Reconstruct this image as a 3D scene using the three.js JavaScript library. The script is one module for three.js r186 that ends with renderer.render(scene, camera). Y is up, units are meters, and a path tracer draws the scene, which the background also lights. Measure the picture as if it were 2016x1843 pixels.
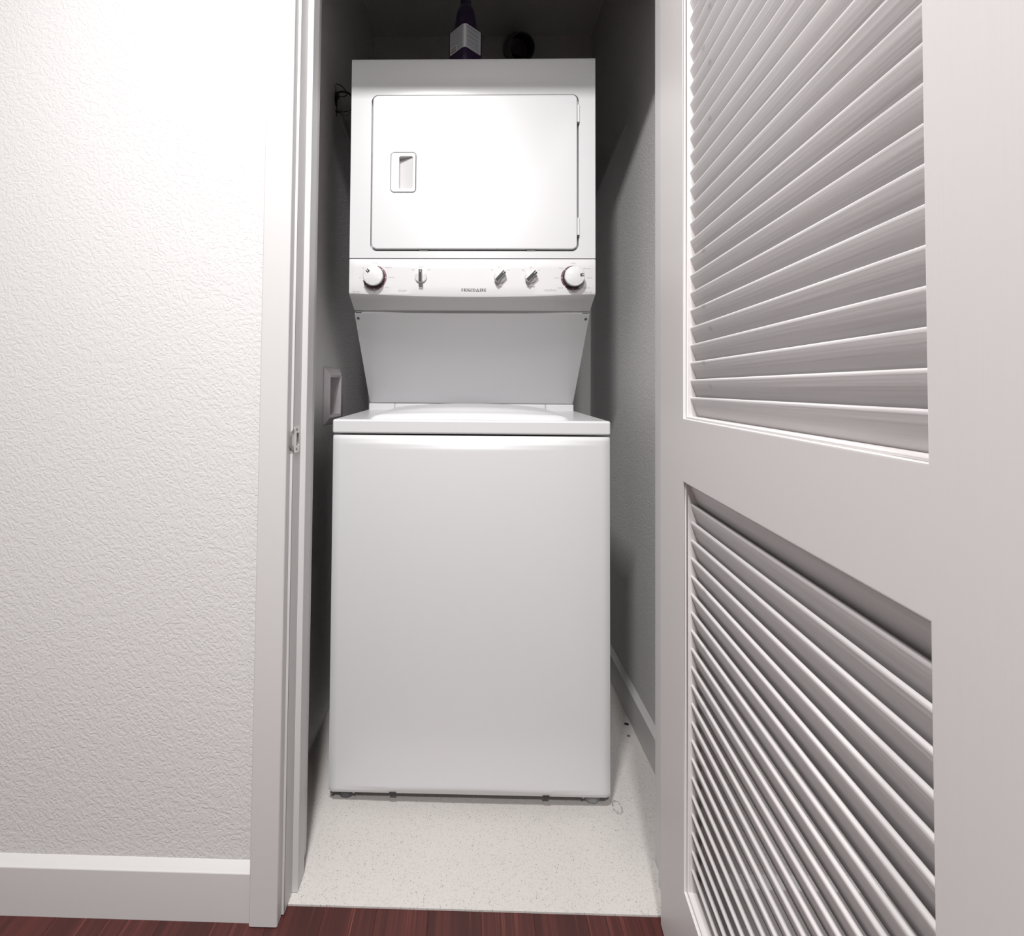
import * as THREE from 'three';
import { RoundedBoxGeometry } from 'three/addons/geometries/RoundedBoxGeometry.js';
import { RectAreaLightUniformsLib } from 'three/addons/lights/RectAreaLightUniformsLib.js';
import { mergeGeometries, mergeVertices, toCreasedNormals } from 'three/addons/utils/BufferGeometryUtils.js';

// ------------------------------------------------------------------ camera, light, exposure
const scene = new THREE.Scene();
scene.background = new THREE.Color(0x000000);
const IW = 2016, IH = 1843, F = 960;
const camera = new THREE.PerspectiveCamera(2 * Math.atan(IH / 2 / F) * 180 / Math.PI, IW / IH, 0.02, 30);
camera.setViewOffset(IW, IH, IW / 2 - 908.67, IH / 2 - 737.66, IW, IH);
camera.rotation.order = 'YXZ';
camera.position.set(-0.0049, 1.0203, 1.2113);
camera.rotation.set(0.0263, 0.019, 0.0103);
scene.add(camera);
const renderer = new THREE.WebGLRenderer({ antialias: true });
renderer.toneMapping = THREE.LinearToneMapping;
renderer.toneMappingExposure = 1.0;
renderer.shadowMap.enabled = true;
RectAreaLightUniformsLib.init();
// flush ceiling lamp almost above the camera, plus an added fill lamp further back
const LAMP_SIZE = 0.16, LAMPS = [[-0.205, 2.47, 1.12, 590], [0.0, 2.47, 2.2, 730]];
for (const [x, y, z, power] of LAMPS) {
  const l = new THREE.RectAreaLight(new THREE.Color().setRGB(1, 0.982, 0.978), power, LAMP_SIZE, LAMP_SIZE); l.name = 'lamp_and_fill_light';
  l.position.set(x, y, z); l.rotation.x = -Math.PI / 2; l.castShadow = true; scene.add(l);
}

// ------------------------------------------------------------------ helpers
let seed = 20240611;
function rnd() { seed = (seed + 0x6D2B79F5) | 0; let t = Math.imul(seed ^ (seed >>> 15), 1 | seed); t = (t + Math.imul(t ^ (t >>> 7), 61 | t)) ^ t; return ((t ^ (t >>> 14)) >>> 0) / 4294967296; }
const used = {};
function numbered(n) { const k = used[n] = (used[n] ?? -1) + 1; return k ? `${n}_${String(k).padStart(3, '0')}` : n; }
function mesh(name, geo, mat, parent = scene) {
  const m = new THREE.Mesh(geo, mat); m.name = parent === scene ? name : numbered(name);
  m.castShadow = m.receiveShadow = true; parent.add(m); return m;
}
function tag(o, label, category, kind, group) { o.userData = { label, category }; if (kind) o.userData.kind = kind; if (group) o.userData.group = group; return o; }
function thing(name, label, category, pos = [0, 0, 0], kind) { const g = new THREE.Group(); g.name = name; g.position.set(...pos); scene.add(g); return tag(g, label, category, kind); }
const box = (x0, y0, z0, x1, y1, z1, r = 0) => {
  const g = r ? new RoundedBoxGeometry(x1 - x0, y1 - y0, z1 - z0, 2, r) : new THREE.BoxGeometry(x1 - x0, y1 - y0, z1 - z0);
  g.translate((x0 + x1) / 2, (y0 + y1) / 2, (z0 + z1) / 2); return boxUV(g);
};
function boxUV(g) {             // uv in metres by the dominant axis of each face
  const p = g.attributes.position, n = g.attributes.normal, uv = new Float32Array(p.count * 2);
  for (let i = 0; i < p.count; i++) {
    const ax = Math.abs(n.getX(i)), ay = Math.abs(n.getY(i)), az = Math.abs(n.getZ(i));
    if (ax >= ay && ax >= az) { uv[2 * i] = p.getZ(i); uv[2 * i + 1] = p.getY(i); }
    else if (ay >= az) { uv[2 * i] = p.getX(i); uv[2 * i + 1] = p.getZ(i); }
    else { uv[2 * i] = p.getX(i); uv[2 * i + 1] = p.getY(i); }
  }
  g.setAttribute('uv', new THREE.BufferAttribute(uv, 2)); return g;
}
function rr(x0, y0, x1, y1, r, path = new THREE.Shape()) {
  path.moveTo(x0 + r, y0); path.lineTo(x1 - r, y0); path.absarc(x1 - r, y0 + r, r, -Math.PI / 2, 0);
  path.lineTo(x1, y1 - r); path.absarc(x1 - r, y1 - r, r, 0, Math.PI / 2); path.lineTo(x0 + r, y1); path.absarc(x0 + r, y1 - r, r, Math.PI / 2, Math.PI);
  path.lineTo(x0, y0 + r); path.absarc(x0 + r, y0 + r, r, Math.PI, 1.5 * Math.PI); return path;
}
function rect(x0, y0, x1, y1, path = new THREE.Shape()) { path.moveTo(x0, y0); path.lineTo(x1, y0); path.lineTo(x1, y1); path.lineTo(x0, y1); path.closePath(); return path; }
function ext(shape, z0, z1, b = 0, seg = 2, curve = 8) {      // extrusion from z0 to z1, bevels included
  const g = new THREE.ExtrudeGeometry(shape, { depth: z1 - z0 - 2 * b, bevelEnabled: b > 0, bevelThickness: b, bevelSize: b, bevelOffset: -b, bevelSegments: seg, curveSegments: curve });
  g.translate(0, 0, z0 + b); return boxUV(flatCaps(toCreasedNormals(g, 0.7), b > 0));
}
function flatCaps(g, bevelled) {      // weighted normals: caps and sides stay flat, the bevel between them turns smoothly
  const p = g.attributes.position, n = g.attributes.normal, key = i => `${Math.round(p.getX(i) * 2e5)},${Math.round(p.getY(i) * 2e5)},${Math.round(p.getZ(i) * 2e5)}`;
  const A = new THREE.Vector3(), B = new THREE.Vector3(), C = new THREE.Vector3(), face = [], caps = new Map(), sides = new Map();
  for (let i = 0; i < p.count; i += 3) {
    A.fromBufferAttribute(p, i); B.fromBufferAttribute(p, i + 1).sub(A); C.fromBufferAttribute(p, i + 2).sub(A); const f = B.cross(C).normalize().clone(); face.push(f);
    const kind = Math.abs(f.z) > 0.9999 ? caps : Math.abs(f.z) < 1e-3 ? sides : null;
    if (kind) for (let k = 0; k < 3; k++) { const q = key(i + k); if (!kind.has(q)) kind.set(q, []); kind.get(q).push(f); }
  }
  for (let i = 0; i < p.count; i++) {
    const f = face[Math.floor(i / 3)], cap = Math.abs(f.z) > 0.9999, side = Math.abs(f.z) < 1e-3, q = key(i); let v = null;
    const avg = list => { const s = new THREE.Vector3(); for (const o of list) if (o.dot(f) > (cap ? 0.99 : side ? 0.76 : -0.1)) s.add(o); return s.lengthSq() > 1e-9 ? s.normalize() : null; };
    if (cap) v = f; else if (side) v = avg(sides.get(q)); else if (bevelled) v = caps.has(q) ? avg(caps.get(q)) : sides.has(q) ? avg(sides.get(q)) : null;
    if (v) n.setXYZ(i, v.x, v.y, v.z);
  }
  return g;
}
function surf(nu, nv, f, crease = 0.6) {    // grid surface f(u, v) -> [x, y, z]; normals face the side where u × v points
  const pos = [], idx = [];
  for (let j = 0; j <= nv; j++) for (let i = 0; i <= nu; i++) pos.push(...f(i / nu, j / nv));
  for (let j = 0; j < nv; j++) for (let i = 0; i < nu; i++) { const a = j * (nu + 1) + i, b = a + 1, c = a + nu + 1, d = c + 1; idx.push(a, b, d, a, d, c); }
  const g = new THREE.BufferGeometry(); g.setAttribute('position', new THREE.Float32BufferAttribute(pos, 3)); g.setIndex(idx); g.computeVertexNormals();
  return boxUV(toCreasedNormals(g, crease));
}
const merge = (...a) => mergeGeometries(a.flat().map(g => { const h = g.index ? g.toNonIndexed() : g; for (const k of Object.keys(h.attributes)) if (!['position', 'normal', 'uv'].includes(k)) h.deleteAttribute(k); return h; }));
const lathe = (pts, seg = 40) => { const g = toCreasedNormals(new THREE.LatheGeometry(pts.map(p => new THREE.Vector2(...p)), seg), 0.6); return boxUV(g); };
const tube = (pts, r, seg = 24, rad = 8) => new THREE.TubeGeometry(new THREE.CatmullRomCurve3(pts.map(p => new THREE.Vector3(...p))), seg, r, rad);
const smin = (a, b, k) => { const h = Math.max(k - Math.abs(a - b), 0) / k; return Math.min(a, b) - h * h * k / 4; };
const sstep = (a, b, x) => { const t = Math.min(1, Math.max(0, (x - a) / (b - a))); return t * t * (3 - 2 * t); };

// tileable noise
function lattice(n) { const a = new Float32Array(n * n); for (let i = 0; i < a.length; i++) a[i] = rnd(); return a; }
function tnoise(lat, nx, ny, u, v) {
  const x = u * nx, y = v * ny; let x0 = Math.floor(x), y0 = Math.floor(y); const fx = x - x0, fy = y - y0; const sx = fx * fx * (3 - 2 * fx), sy = fy * fy * (3 - 2 * fy);
  x0 = ((x0 % nx) + nx) % nx; y0 = ((y0 % ny) + ny) % ny; const x1 = (x0 + 1) % nx, y1 = (y0 + 1) % ny;
  const a = lat[y0 * nx + x0], b = lat[y0 * nx + x1], c = lat[y1 * nx + x0], d = lat[y1 * nx + x1];
  return a + (b - a) * sx + (c - a) * sy + (a - b - c + d) * sx * sy;
}
function noiseField(nx, ny) { const a = new Float32Array(nx * ny); for (let i = 0; i < a.length; i++) a[i] = rnd(); return (u, v) => tnoise(a, nx, ny, u, v); }
function tex(w, h, fn, srgb, repU = 1, repV = 1) {
  const d = new Uint8Array(w * h * 4);
  for (let y = 0; y < h; y++) for (let x = 0; x < w; x++) { const c = fn(x / w, y / h, x, y); const i = (y * w + x) * 4; if (typeof c === 'number') { d[i] = d[i + 1] = d[i + 2] = Math.max(0, Math.min(255, c * 255)); } else { d[i] = c[0] * 255; d[i + 1] = c[1] * 255; d[i + 2] = c[2] * 255; } d[i + 3] = 255; }
  const t = new THREE.DataTexture(d, w, h, THREE.RGBAFormat); t.magFilter = THREE.LinearFilter; t.minFilter = THREE.LinearMipmapLinearFilter; t.generateMipmaps = true;
  t.wrapS = t.wrapT = THREE.RepeatWrapping; t.repeat.set(repU, repV); if (srgb) t.colorSpace = THREE.SRGBColorSpace; t.needsUpdate = true; return t;
}
const rgb = (r, g, b) => new THREE.Color().setRGB(r, g, b);

// ------------------------------------------------------------------ materials
const wallBump = (() => {          // trowelled "orange peel" wall texture, 0.5 m tile
  const a = noiseField(104, 112), b = noiseField(176, 190), c = noiseField(44, 44), e = noiseField(240, 240);
  return tex(1024, 1024, (u, v) => {
    const w = c(u, v) * 0.02, n = a(u + w, v - w) * 0.6 + b(u, v + w) * 0.4;
    const plate = sstep(0.33, 0.60, n), ridge = Math.max(0, 1 - Math.abs(n - 0.62) * 9);
    return 0.15 + 0.5 * plate + 0.22 * ridge + 0.06 * e(u, v);
  }, false, 2, 2);
})();
const grain = (() => { const a = noiseField(3, 60), b = noiseField(6, 220), c = noiseField(4, 14); return (u, v) => 0.45 * a(u, v + 0.02 * c(u, v)) + 0.35 * b(u, v) + 0.2 * c(u, v); })();
const slatMap = tex(512, 256, (u, v) => { const g = grain(u, v); let k = 0.94 + 0.08 * (g - 0.4); for (const [a, b, r] of [[0.31, 0.22, 0.012], [0.78, 0.66, 0.009]]) { const dx = (u - a) * 0.625, dy = (v - b) * 0.25, d = Math.hypot(dx * 0.6, dy) / (r * 0.5); if (d < 1) k -= 0.11 * (1 - d * d); } return [k, k, k * 1.004]; }, true, 1.6, 4);
const slatBump = tex(512, 256, (u, v) => grain(u, v), false, 1.6, 4);
const brush = (() => { const a = noiseField(40, 3), b = noiseField(160, 6); return tex(512, 256, (u, v) => 0.5 * a(u, v) + 0.5 * b(u, v), false, 6, 1); })();
const M = {
  wall: new THREE.MeshStandardMaterial({ color: rgb(0.58, 0.57, 0.568), roughness: 0.75, bumpMap: wallBump, bumpScale: 0.00055 }),
  plain: new THREE.MeshStandardMaterial({ color: rgb(0.58, 0.57, 0.568), roughness: 0.85 }),
  trim: new THREE.MeshStandardMaterial({ color: rgb(0.53, 0.52, 0.518), roughness: 0.42, bumpMap: brush, bumpScale: 0.00005 }),
  door: new THREE.MeshStandardMaterial({ color: rgb(0.575, 0.552, 0.545), roughness: 0.42, bumpMap: brush, bumpScale: 0.00005 }),
  slat: new THREE.MeshStandardMaterial({ color: rgb(0.575, 0.552, 0.548), roughness: 0.5, map: slatMap, bumpMap: slatBump, bumpScale: 0.00028 }),
  enamel: new THREE.MeshPhysicalMaterial({ color: rgb(0.60, 0.60, 0.608), roughness: 0.3, clearcoat: 0.3, clearcoatRoughness: 0.2 }),
  plastic: new THREE.MeshStandardMaterial({ color: rgb(0.61, 0.606, 0.608), roughness: 0.38 }),
  black: new THREE.MeshStandardMaterial({ color: rgb(0.012, 0.011, 0.012), roughness: 0.4 }),
  grey: new THREE.MeshStandardMaterial({ color: rgb(0.25, 0.25, 0.26), roughness: 0.6 }),
  chrome: new THREE.MeshStandardMaterial({ color: rgb(0.62, 0.60, 0.58), roughness: 0.28, metalness: 1 }),
  steel: new THREE.MeshStandardMaterial({ color: rgb(0.35, 0.34, 0.33), roughness: 0.45, metalness: 1 }),
  galvan: new THREE.MeshStandardMaterial({ color: rgb(0.16, 0.158, 0.155), roughness: 0.6, metalness: 0.3 }),
  boxPlastic: new THREE.MeshStandardMaterial({ color: rgb(0.62, 0.58, 0.60), roughness: 0.5 }),
  purple: new THREE.MeshPhysicalMaterial({ color: rgb(0.034, 0.018, 0.062), roughness: 0.32 }),
  cable: new THREE.MeshStandardMaterial({ color: rgb(0.02, 0.018, 0.018), roughness: 0.35 }),
  rubber: new THREE.MeshStandardMaterial({ color: rgb(0.10, 0.10, 0.105), roughness: 0.7 }),
};

// vinyl: one texture for the closet floor (1.2 m x 1.3 m), short grey flecks
const vinylMap = (() => {
  const W = 2048, H = 2048, d = new Uint8Array(W * H * 4), cloud = noiseField(9, 9), fine = noiseField(400, 400);
  for (let y = 0; y < H; y++) for (let x = 0; x < W; x++) { const i = (y * W + x) * 4, k = 0.965 + 0.035 * cloud(x / W, y / H) + 0.02 * (fine(x / W, y / H) - 0.5); d[i] = 196 * k; d[i + 1] = 192 * k; d[i + 2] = 188 * k; d[i + 3] = 255; }
  const blot = (cx, cy, len, wid, ang, dark) => {
    const ca = Math.cos(ang), sa = Math.sin(ang), R = Math.ceil(len + 2);
    for (let y = -R; y <= R; y++) for (let x = -R; x <= R; x++) {
      const px = cx + x, py = cy + y; if (px < 0 || py < 0 || px >= W || py >= H) continue;
      const l = (x * ca + y * sa) / len, w = (-x * sa + y * ca) / wid, r = l * l + w * w; if (r > 1) continue;
      const i = (((py | 0) * W) + (px | 0)) * 4, k = 1 - dark * (1 - r * r); d[i] *= k; d[i + 1] *= k; d[i + 2] *= k;
    }
  };
  for (let n = 0; n < 62000; n++) blot(rnd() * W, rnd() * H, 1.0 + rnd() * 1.7, 0.65 + rnd() * 0.45, rnd() * 6.3, 0.10 + 0.30 * rnd() * rnd());
  for (let n = 0; n < 9000; n++) blot(rnd() * W, rnd() * H, 1.2 + rnd() * 1.6, 0.7 + rnd() * 0.5, rnd() * 6.3, 0.22 + 0.32 * rnd());
  // scuffed ring beside the right front foot: x 0.36, z 0.0
  const mx = (0.362 + 0.6) / 1.2 * W, my = (-0.01 + 0.95) / 1.3 * H;
  for (let a = 0; a < 130; a++) { const t = rnd() * 6.3, r = 22 * (0.85 + 0.3 * rnd()); blot(mx + Math.cos(t) * r * 0.8, my + Math.sin(t) * r * 1.3, 3, 1.5, t + 1.57, 0.07 + 0.12 * rnd()); }
  const t = new THREE.DataTexture(d, W, H, THREE.RGBAFormat); t.magFilter = THREE.LinearFilter; t.minFilter = THREE.LinearMipmapLinearFilter; t.generateMipmaps = true; t.colorSpace = THREE.SRGBColorSpace; t.needsUpdate = true; return t;
})();
M.vinyl = new THREE.MeshStandardMaterial({ map: vinylMap, roughness: 0.55 });
// wood: red-brown boards, grain along v
const woodMap = (() => {
  const a = noiseField(24, 3), b = noiseField(110, 5), c = noiseField(260, 10), w = noiseField(6, 4), sp = noiseField(60, 8);
  return tex(1024, 1024, (u, v) => {
    const uu = u + 0.02 * w(u, v), n = 0.4 * a(uu, v) + 0.35 * b(uu, v) + 0.25 * c(uu, v), k = sstep(0.25, 0.8, n), l = Math.max(0, c(uu, v) * sp(u, v) - 0.5) * 0.9;
    return [0.34 + 0.12 * k + l * 0.7, 0.145 + 0.075 * k + l * 0.62, 0.12 + 0.068 * k + l * 0.56];
  }, true, 1.6, 0.5);
})();
M.wood = [0, 1, 2, 3].map(k => { const t = woodMap.clone(); t.offset.set(0.27 * k, 0.41 * k); t.needsUpdate = true; const s = [0.5, 0.45, 0.54, 0.48][k]; return new THREE.MeshStandardMaterial({ map: t, color: rgb(s * 0.85, s * 0.72, s * 0.72), roughness: 0.62 }); });

// ------------------------------------------------------------------ large structure
const CX0 = -0.4411, CX1 = 0.505, CZ = -0.8745, CEIL = 2.55;          // closet
const WF = 0.2533, WB = 0.1275;                                         // front wall faces (hall side, closet side)
const JL = -0.3535, JR = 0.402, HEAD = 2.05;                           // clear door opening
const HX0 = -1.75, HX1 = 2.1, HZ = 4.6;                                 // hall
function wallBox(name, label, ...b) { return tag(mesh(name, box(...b), M.wall), label, 'wall', 'structure'); }

// hall floor: red-brown boards laid towards the closet
{
  const fl = thing('floor', 'dark red-brown wood plank floor of the hall in front of the closet', 'floor', [0, 0, 0], 'structure');
  mesh('subfloor', box(HX0, -0.10, 0.2335, HX1, -0.0125, HZ), M.wood[0], fl);
  const pw = 0.1015, geos = {};
  const plankGeo = len => geos[len] ??= (() => { const g = ext(rect(0, 0, pw - 0.0006, len - 0.0006), 0, 0.012, 0.0007, 1); g.rotateX(Math.PI / 2); g.translate(0, 0.0, 0); g.scale(1, -1, 1); return null; })();
  const mk = len => { const s = 0.0005, w = pw - 0.0002, y = 0, h = -0.012, p = [], q = (...v) => p.push(...v);
    const V = (x, yy, z) => [x, yy, z];
    const quad = (A, B, C, D) => q(...A, ...B, ...C, ...A, ...C, ...D);
    const t = [V(s, y, s), V(w - s, y, s), V(w - s, y, len - s), V(s, y, len - s)], e = [V(0, y - s, 0), V(w, y - s, 0), V(w, y - s, len), V(0, y - s, len)], f = e.map(v => V(v[0], h, v[2]));
    quad(t[3], t[2], t[1], t[0]);
    for (let i = 0; i < 4; i++) { const j = (i + 1) % 4; quad(t[i], t[j], e[j], e[i]); quad(e[i], e[j], f[j], f[i]); }
    quad(f[0], f[1], f[2], f[3]);
    const g = new THREE.BufferGeometry(); g.setAttribute('position', new THREE.Float32BufferAttribute(p, 3)); g.computeVertexNormals(); return boxUV(g); };
  const cache = {}; let col = 0;
  for (let x = -0.178 - 16 * pw; x < HX1 - 0.01; x += pw, col++) {
    let z = 0.2335 - (col % 3) * 0.31 * (col % 2 ? 1 : 0.7);
    while (z < HZ - 0.02) {
      const a = Math.max(z, 0.2335), b = Math.min(z + 1.22, HZ), len = +(b - a).toFixed(4);
      if (len > 0.02) { const m = mesh('plank', (cache[len] ??= mk(len)), M.wood[(col * 7 + Math.round(z * 5) + 40) % 4], fl); m.position.set(x, 0, a); }
      z += 1.22;
    }
  }
}
{ // closet floor
  const g = new THREE.BoxGeometry(1.05, 0.1, 0.2335 - CZ + 0.05); g.translate(0.03, -0.05 + 0.003, (0.2335 + CZ - 0.05) / 2);
  const p = g.attributes.position, uv = g.attributes.uv; for (let i = 0; i < p.count; i++) uv.setXY(i, (p.getX(i) + 0.6) / 1.2, (p.getZ(i) + 0.95) / 1.3);
  tag(mesh('floor_closet', g, M.vinyl), 'off-white vinyl closet floor with fine grey flecks under the laundry machine', 'floor', 'structure');
}
tag(mesh('ceiling', box(HX0 - 0.1, CEIL, CZ - 0.1, HX1 + 0.1, CEIL + 0.12, HZ + 0.1), M.plain), 'plain ceiling over the closet and hall', 'ceiling', 'structure');

// closet left wall with two real openings (recessed box, torn cable hole); built in (z, y), turned to face +x
const BOXR = { z0: -0.392, z1: -0.222, y0: 0.904, y1: 1.0765 }, BOXO = { z0: -0.372, z1: -0.262, y0: 0.932, y1: 1.048 };
{
  const s = rect(CZ - 0.1, 0, WB, CEIL);
  s.holes.push(rect(BOXO.z0 - 0.006, BOXO.y0 - 0.006, BOXO.z1 + 0.006, BOXO.y1 + 0.006, new THREE.Path()));
  const h = new THREE.Path(); [[-0.284, 1.968], [-0.300, 1.972], [-0.323, 1.962], [-0.318, 1.935], [-0.320, 1.912], [-0.327, 1.903], [-0.334, 1.888], [-0.322, 1.893], [-0.312, 1.905], [-0.296, 1.908], [-0.288, 1.922], [-0.290, 1.945]].forEach((q, i) => i ? h.lineTo(...q) : h.moveTo(...q)); h.closePath();
  s.holes.push(h);
  const g = new THREE.ExtrudeGeometry(s, { depth: 0.1, bevelEnabled: false });   // x=z', y, z depth
  g.rotateY(-Math.PI / 2);        // shape x -> world z, depth -> -x
  g.translate(CX0, 0, 0);
  tag(mesh('wall_left', boxUV(toCreasedNormals(g, 0.3)), M.wall), 'textured grey closet side wall left of the laundry machine', 'wall', 'structure');
  wallBox('wall_left_outer', 'hidden outer layer of the closet wall behind the recessed box', CX0 - 0.22, 0, CZ - 0.1, CX0 - 0.10, CEIL, WB);
}
wallBox('wall_right', 'textured grey closet side wall right of the laundry machine', CX1, 0, CZ - 0.1, CX1 + 0.1, CEIL, WB);
{ // back wall with the round hole for the vent duct
  const w = rect(CX0 - 0.1, 0, CX1 + 0.1, CEIL), h = new THREE.Path(); h.absarc(0.172, 2.49, 0.0518, 0, 2 * Math.PI); w.holes.push(h);
  tag(mesh('wall_back', ext(w, CZ - 0.1, CZ, 0, 1, 24), M.wall), 'textured grey closet back wall behind the laundry machine', 'wall', 'structure');
}
{ // hall wall with the door opening
  const s = rect(HX0, 0, HX1, CEIL); s.holes.push(rect(JL - 0.02, -0.02, JR + 0.02, HEAD + 0.02, new THREE.Path()));
  const o = new THREE.Shape(); o.moveTo(HX0, 0); o.lineTo(JL - 0.02, 0); o.lineTo(JL - 0.02, HEAD + 0.02); o.lineTo(JR + 0.02, HEAD + 0.02); o.lineTo(JR + 0.02, 0); o.lineTo(HX1, 0); o.lineTo(HX1, CEIL); o.lineTo(HX0, CEIL); o.closePath();
  tag(mesh('wall_front', ext(o, WB, WF), M.wall), 'textured light grey hall wall around the closet doorway', 'wall', 'structure');
}
wallBox('wall_hall_left', 'far left hall wall outside the photo', HX0 - 0.1, 0, WB, HX0, CEIL, HZ + 0.1);
wallBox('wall_hall_right', 'far right hall wall outside the photo', HX1, 0, WB, HX1 + 0.1, CEIL, HZ + 0.1);
wallBox('wall_hall_back', 'hall wall behind the camera', HX0 - 0.1, 0, HZ, HX1 + 0.1, CEIL, HZ + 0.1);

// door frame: left jamb with stop, right jamb, head
{
  const y0 = 0.0035;
  const jl = thing('door_frame', 'grey painted closet door jamb with stop, left side of the doorway', 'door frame', [0, 0, 0], 'structure');
  const js = rect(WB - 0.001, y0, WF, HEAD + 0.019); js.holes.push(rect(0.2269, 0.9003, 0.2392, 0.9257, new THREE.Path()));
  const jg = ext(js, 0, 0.019, 0.0008, 1); jg.rotateY(-Math.PI / 2); jg.translate(JL, 0, 0); mesh('jamb', boxUV(jg), M.trim, jl);
  mesh('door_stop', box(JL - 0.001, y0, 0.1745, JL + 0.0115, HEAD, 0.2125, 0.0015), M.trim, jl);
  mesh('jamb', box(JR, y0, WB - 0.001, JR + 0.019, HEAD + 0.019, WF, 0.0012), M.trim, jl);
  mesh('door_stop', box(JR - 0.0115, y0, 0.1745, JR + 0.001, HEAD, 0.2125, 0.0015), M.trim, jl);
  mesh('head_jamb', box(JL, HEAD, WB - 0.001, JR, HEAD + 0.019, WF, 0.0012), M.trim, jl);
  mesh('door_stop', box(JL + 0.0115, HEAD - 0.0115, 0.1745, JR - 0.0115, HEAD + 0.001, 0.2125, 0.0015), M.trim, jl);
  const cz = 0.2748, cw = 0.0545, a = JL - 0.0052, b = JR + 0.0052, t = HEAD + 0.005;
  tag(mesh('trim_1', box(a - cw, 0.0005, WF, a, t + cw, cz, 0.0028), M.trim), 'flat grey-white door casing left of the doorway', 'trim', 'structure');
  tag(mesh('trim_2', box(b, 0.0005, WF, b + cw, t + cw, cz, 0.0028), M.trim), 'flat grey-white door casing behind the open louvred door', 'trim', 'structure');
  tag(mesh('trim_3', box(a, t, WF, b, t + cw, cz, 0.0028), M.trim), 'flat grey-white head casing above the doorway', 'trim', 'structure');
}
// baseboards: 90 mm face, sloped top
function baseboard(name, label, len, pos, turn) {
  const s = new THREE.Shape(); s.moveTo(0, 0); s.lineTo(0.0135, 0); s.lineTo(0.0135, 0.0885); s.quadraticCurveTo(0.0135, 0.0905, 0.0115, 0.0915); s.lineTo(0.0015, 0.1035); s.lineTo(0, 0.1045); s.closePath();
  const g = ext(s, 0, len); const m = tag(mesh(name, g, M.trim), label, 'baseboard', 'structure'); m.position.set(...pos); m.rotation.y = turn; return m;
}
baseboard('baseboard_left', 'light baseboard along the hall wall left of the door casing', JL - 0.0052 - 0.0545 - HX0, [HX0, 0, WF], -Math.PI / 2).rotation.y = -Math.PI / 2;
baseboard('baseboard_right', 'baseboard along the hall wall right of the open door', HX1 - JR - 0.06, [JR + 0.06, 0, WF], -Math.PI / 2);
baseboard('baseboard_closet_right', 'grey baseboard along the right closet wall beside the machine', WB - CZ, [CX1, 0.003, WB], Math.PI);
for (const n of ['baseboard_left', 'baseboard_right']) { const m = scene.getObjectByName(n); m.geometry.scale(1, 1, -1); const ix = m.geometry; const p = ix.attributes.position.array, q = ix.attributes.normal.array, w = ix.attributes.uv.array; for (let i = 0; i < p.length / 9; i++) for (let k = 0; k < 3; k++) { let a = i * 9 + 3 + k, b = i * 9 + 6 + k; [p[a], p[b]] = [p[b], p[a]];[q[a], q[b]] = [q[b], q[a]]; } for (let i = 0; i < p.length / 9; i++) for (let k = 0; k < 2; k++) { let a = i * 6 + 2 + k, b = i * 6 + 4 + k;[w[a], w[b]] = [w[b], w[a]]; } }

// ------------------------------------------------------------------ ceiling lamp and added fill lamp (hall, outside the frame)
LAMPS.forEach(([x, y, z], i) => {
  const L = thing(i ? 'ceiling_light_001' : 'ceiling_light', i ? 'added fill light in the form of a round white flush fixture, further back along the hall' : 'round white flush ceiling light nearest the closet door', 'ceiling light', [x, CEIL, z]);
  mesh('base', lathe([[0, 0], [0.125, 0], [0.125, -0.02], [0.112, -0.024], [0, -0.024]].reverse()), M.plastic, L);
  mesh('diffuser', lathe([[0.108, -0.022], [0.106, -0.05], [0.095, -0.066], [0.06, -0.073], [0.0001, -0.075]].reverse()), new THREE.MeshStandardMaterial({ color: rgb(0.8, 0.8, 0.78), emissive: rgb(1, 0.97, 0.95), emissiveIntensity: 2, roughness: 0.6 }), L);
});

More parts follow.
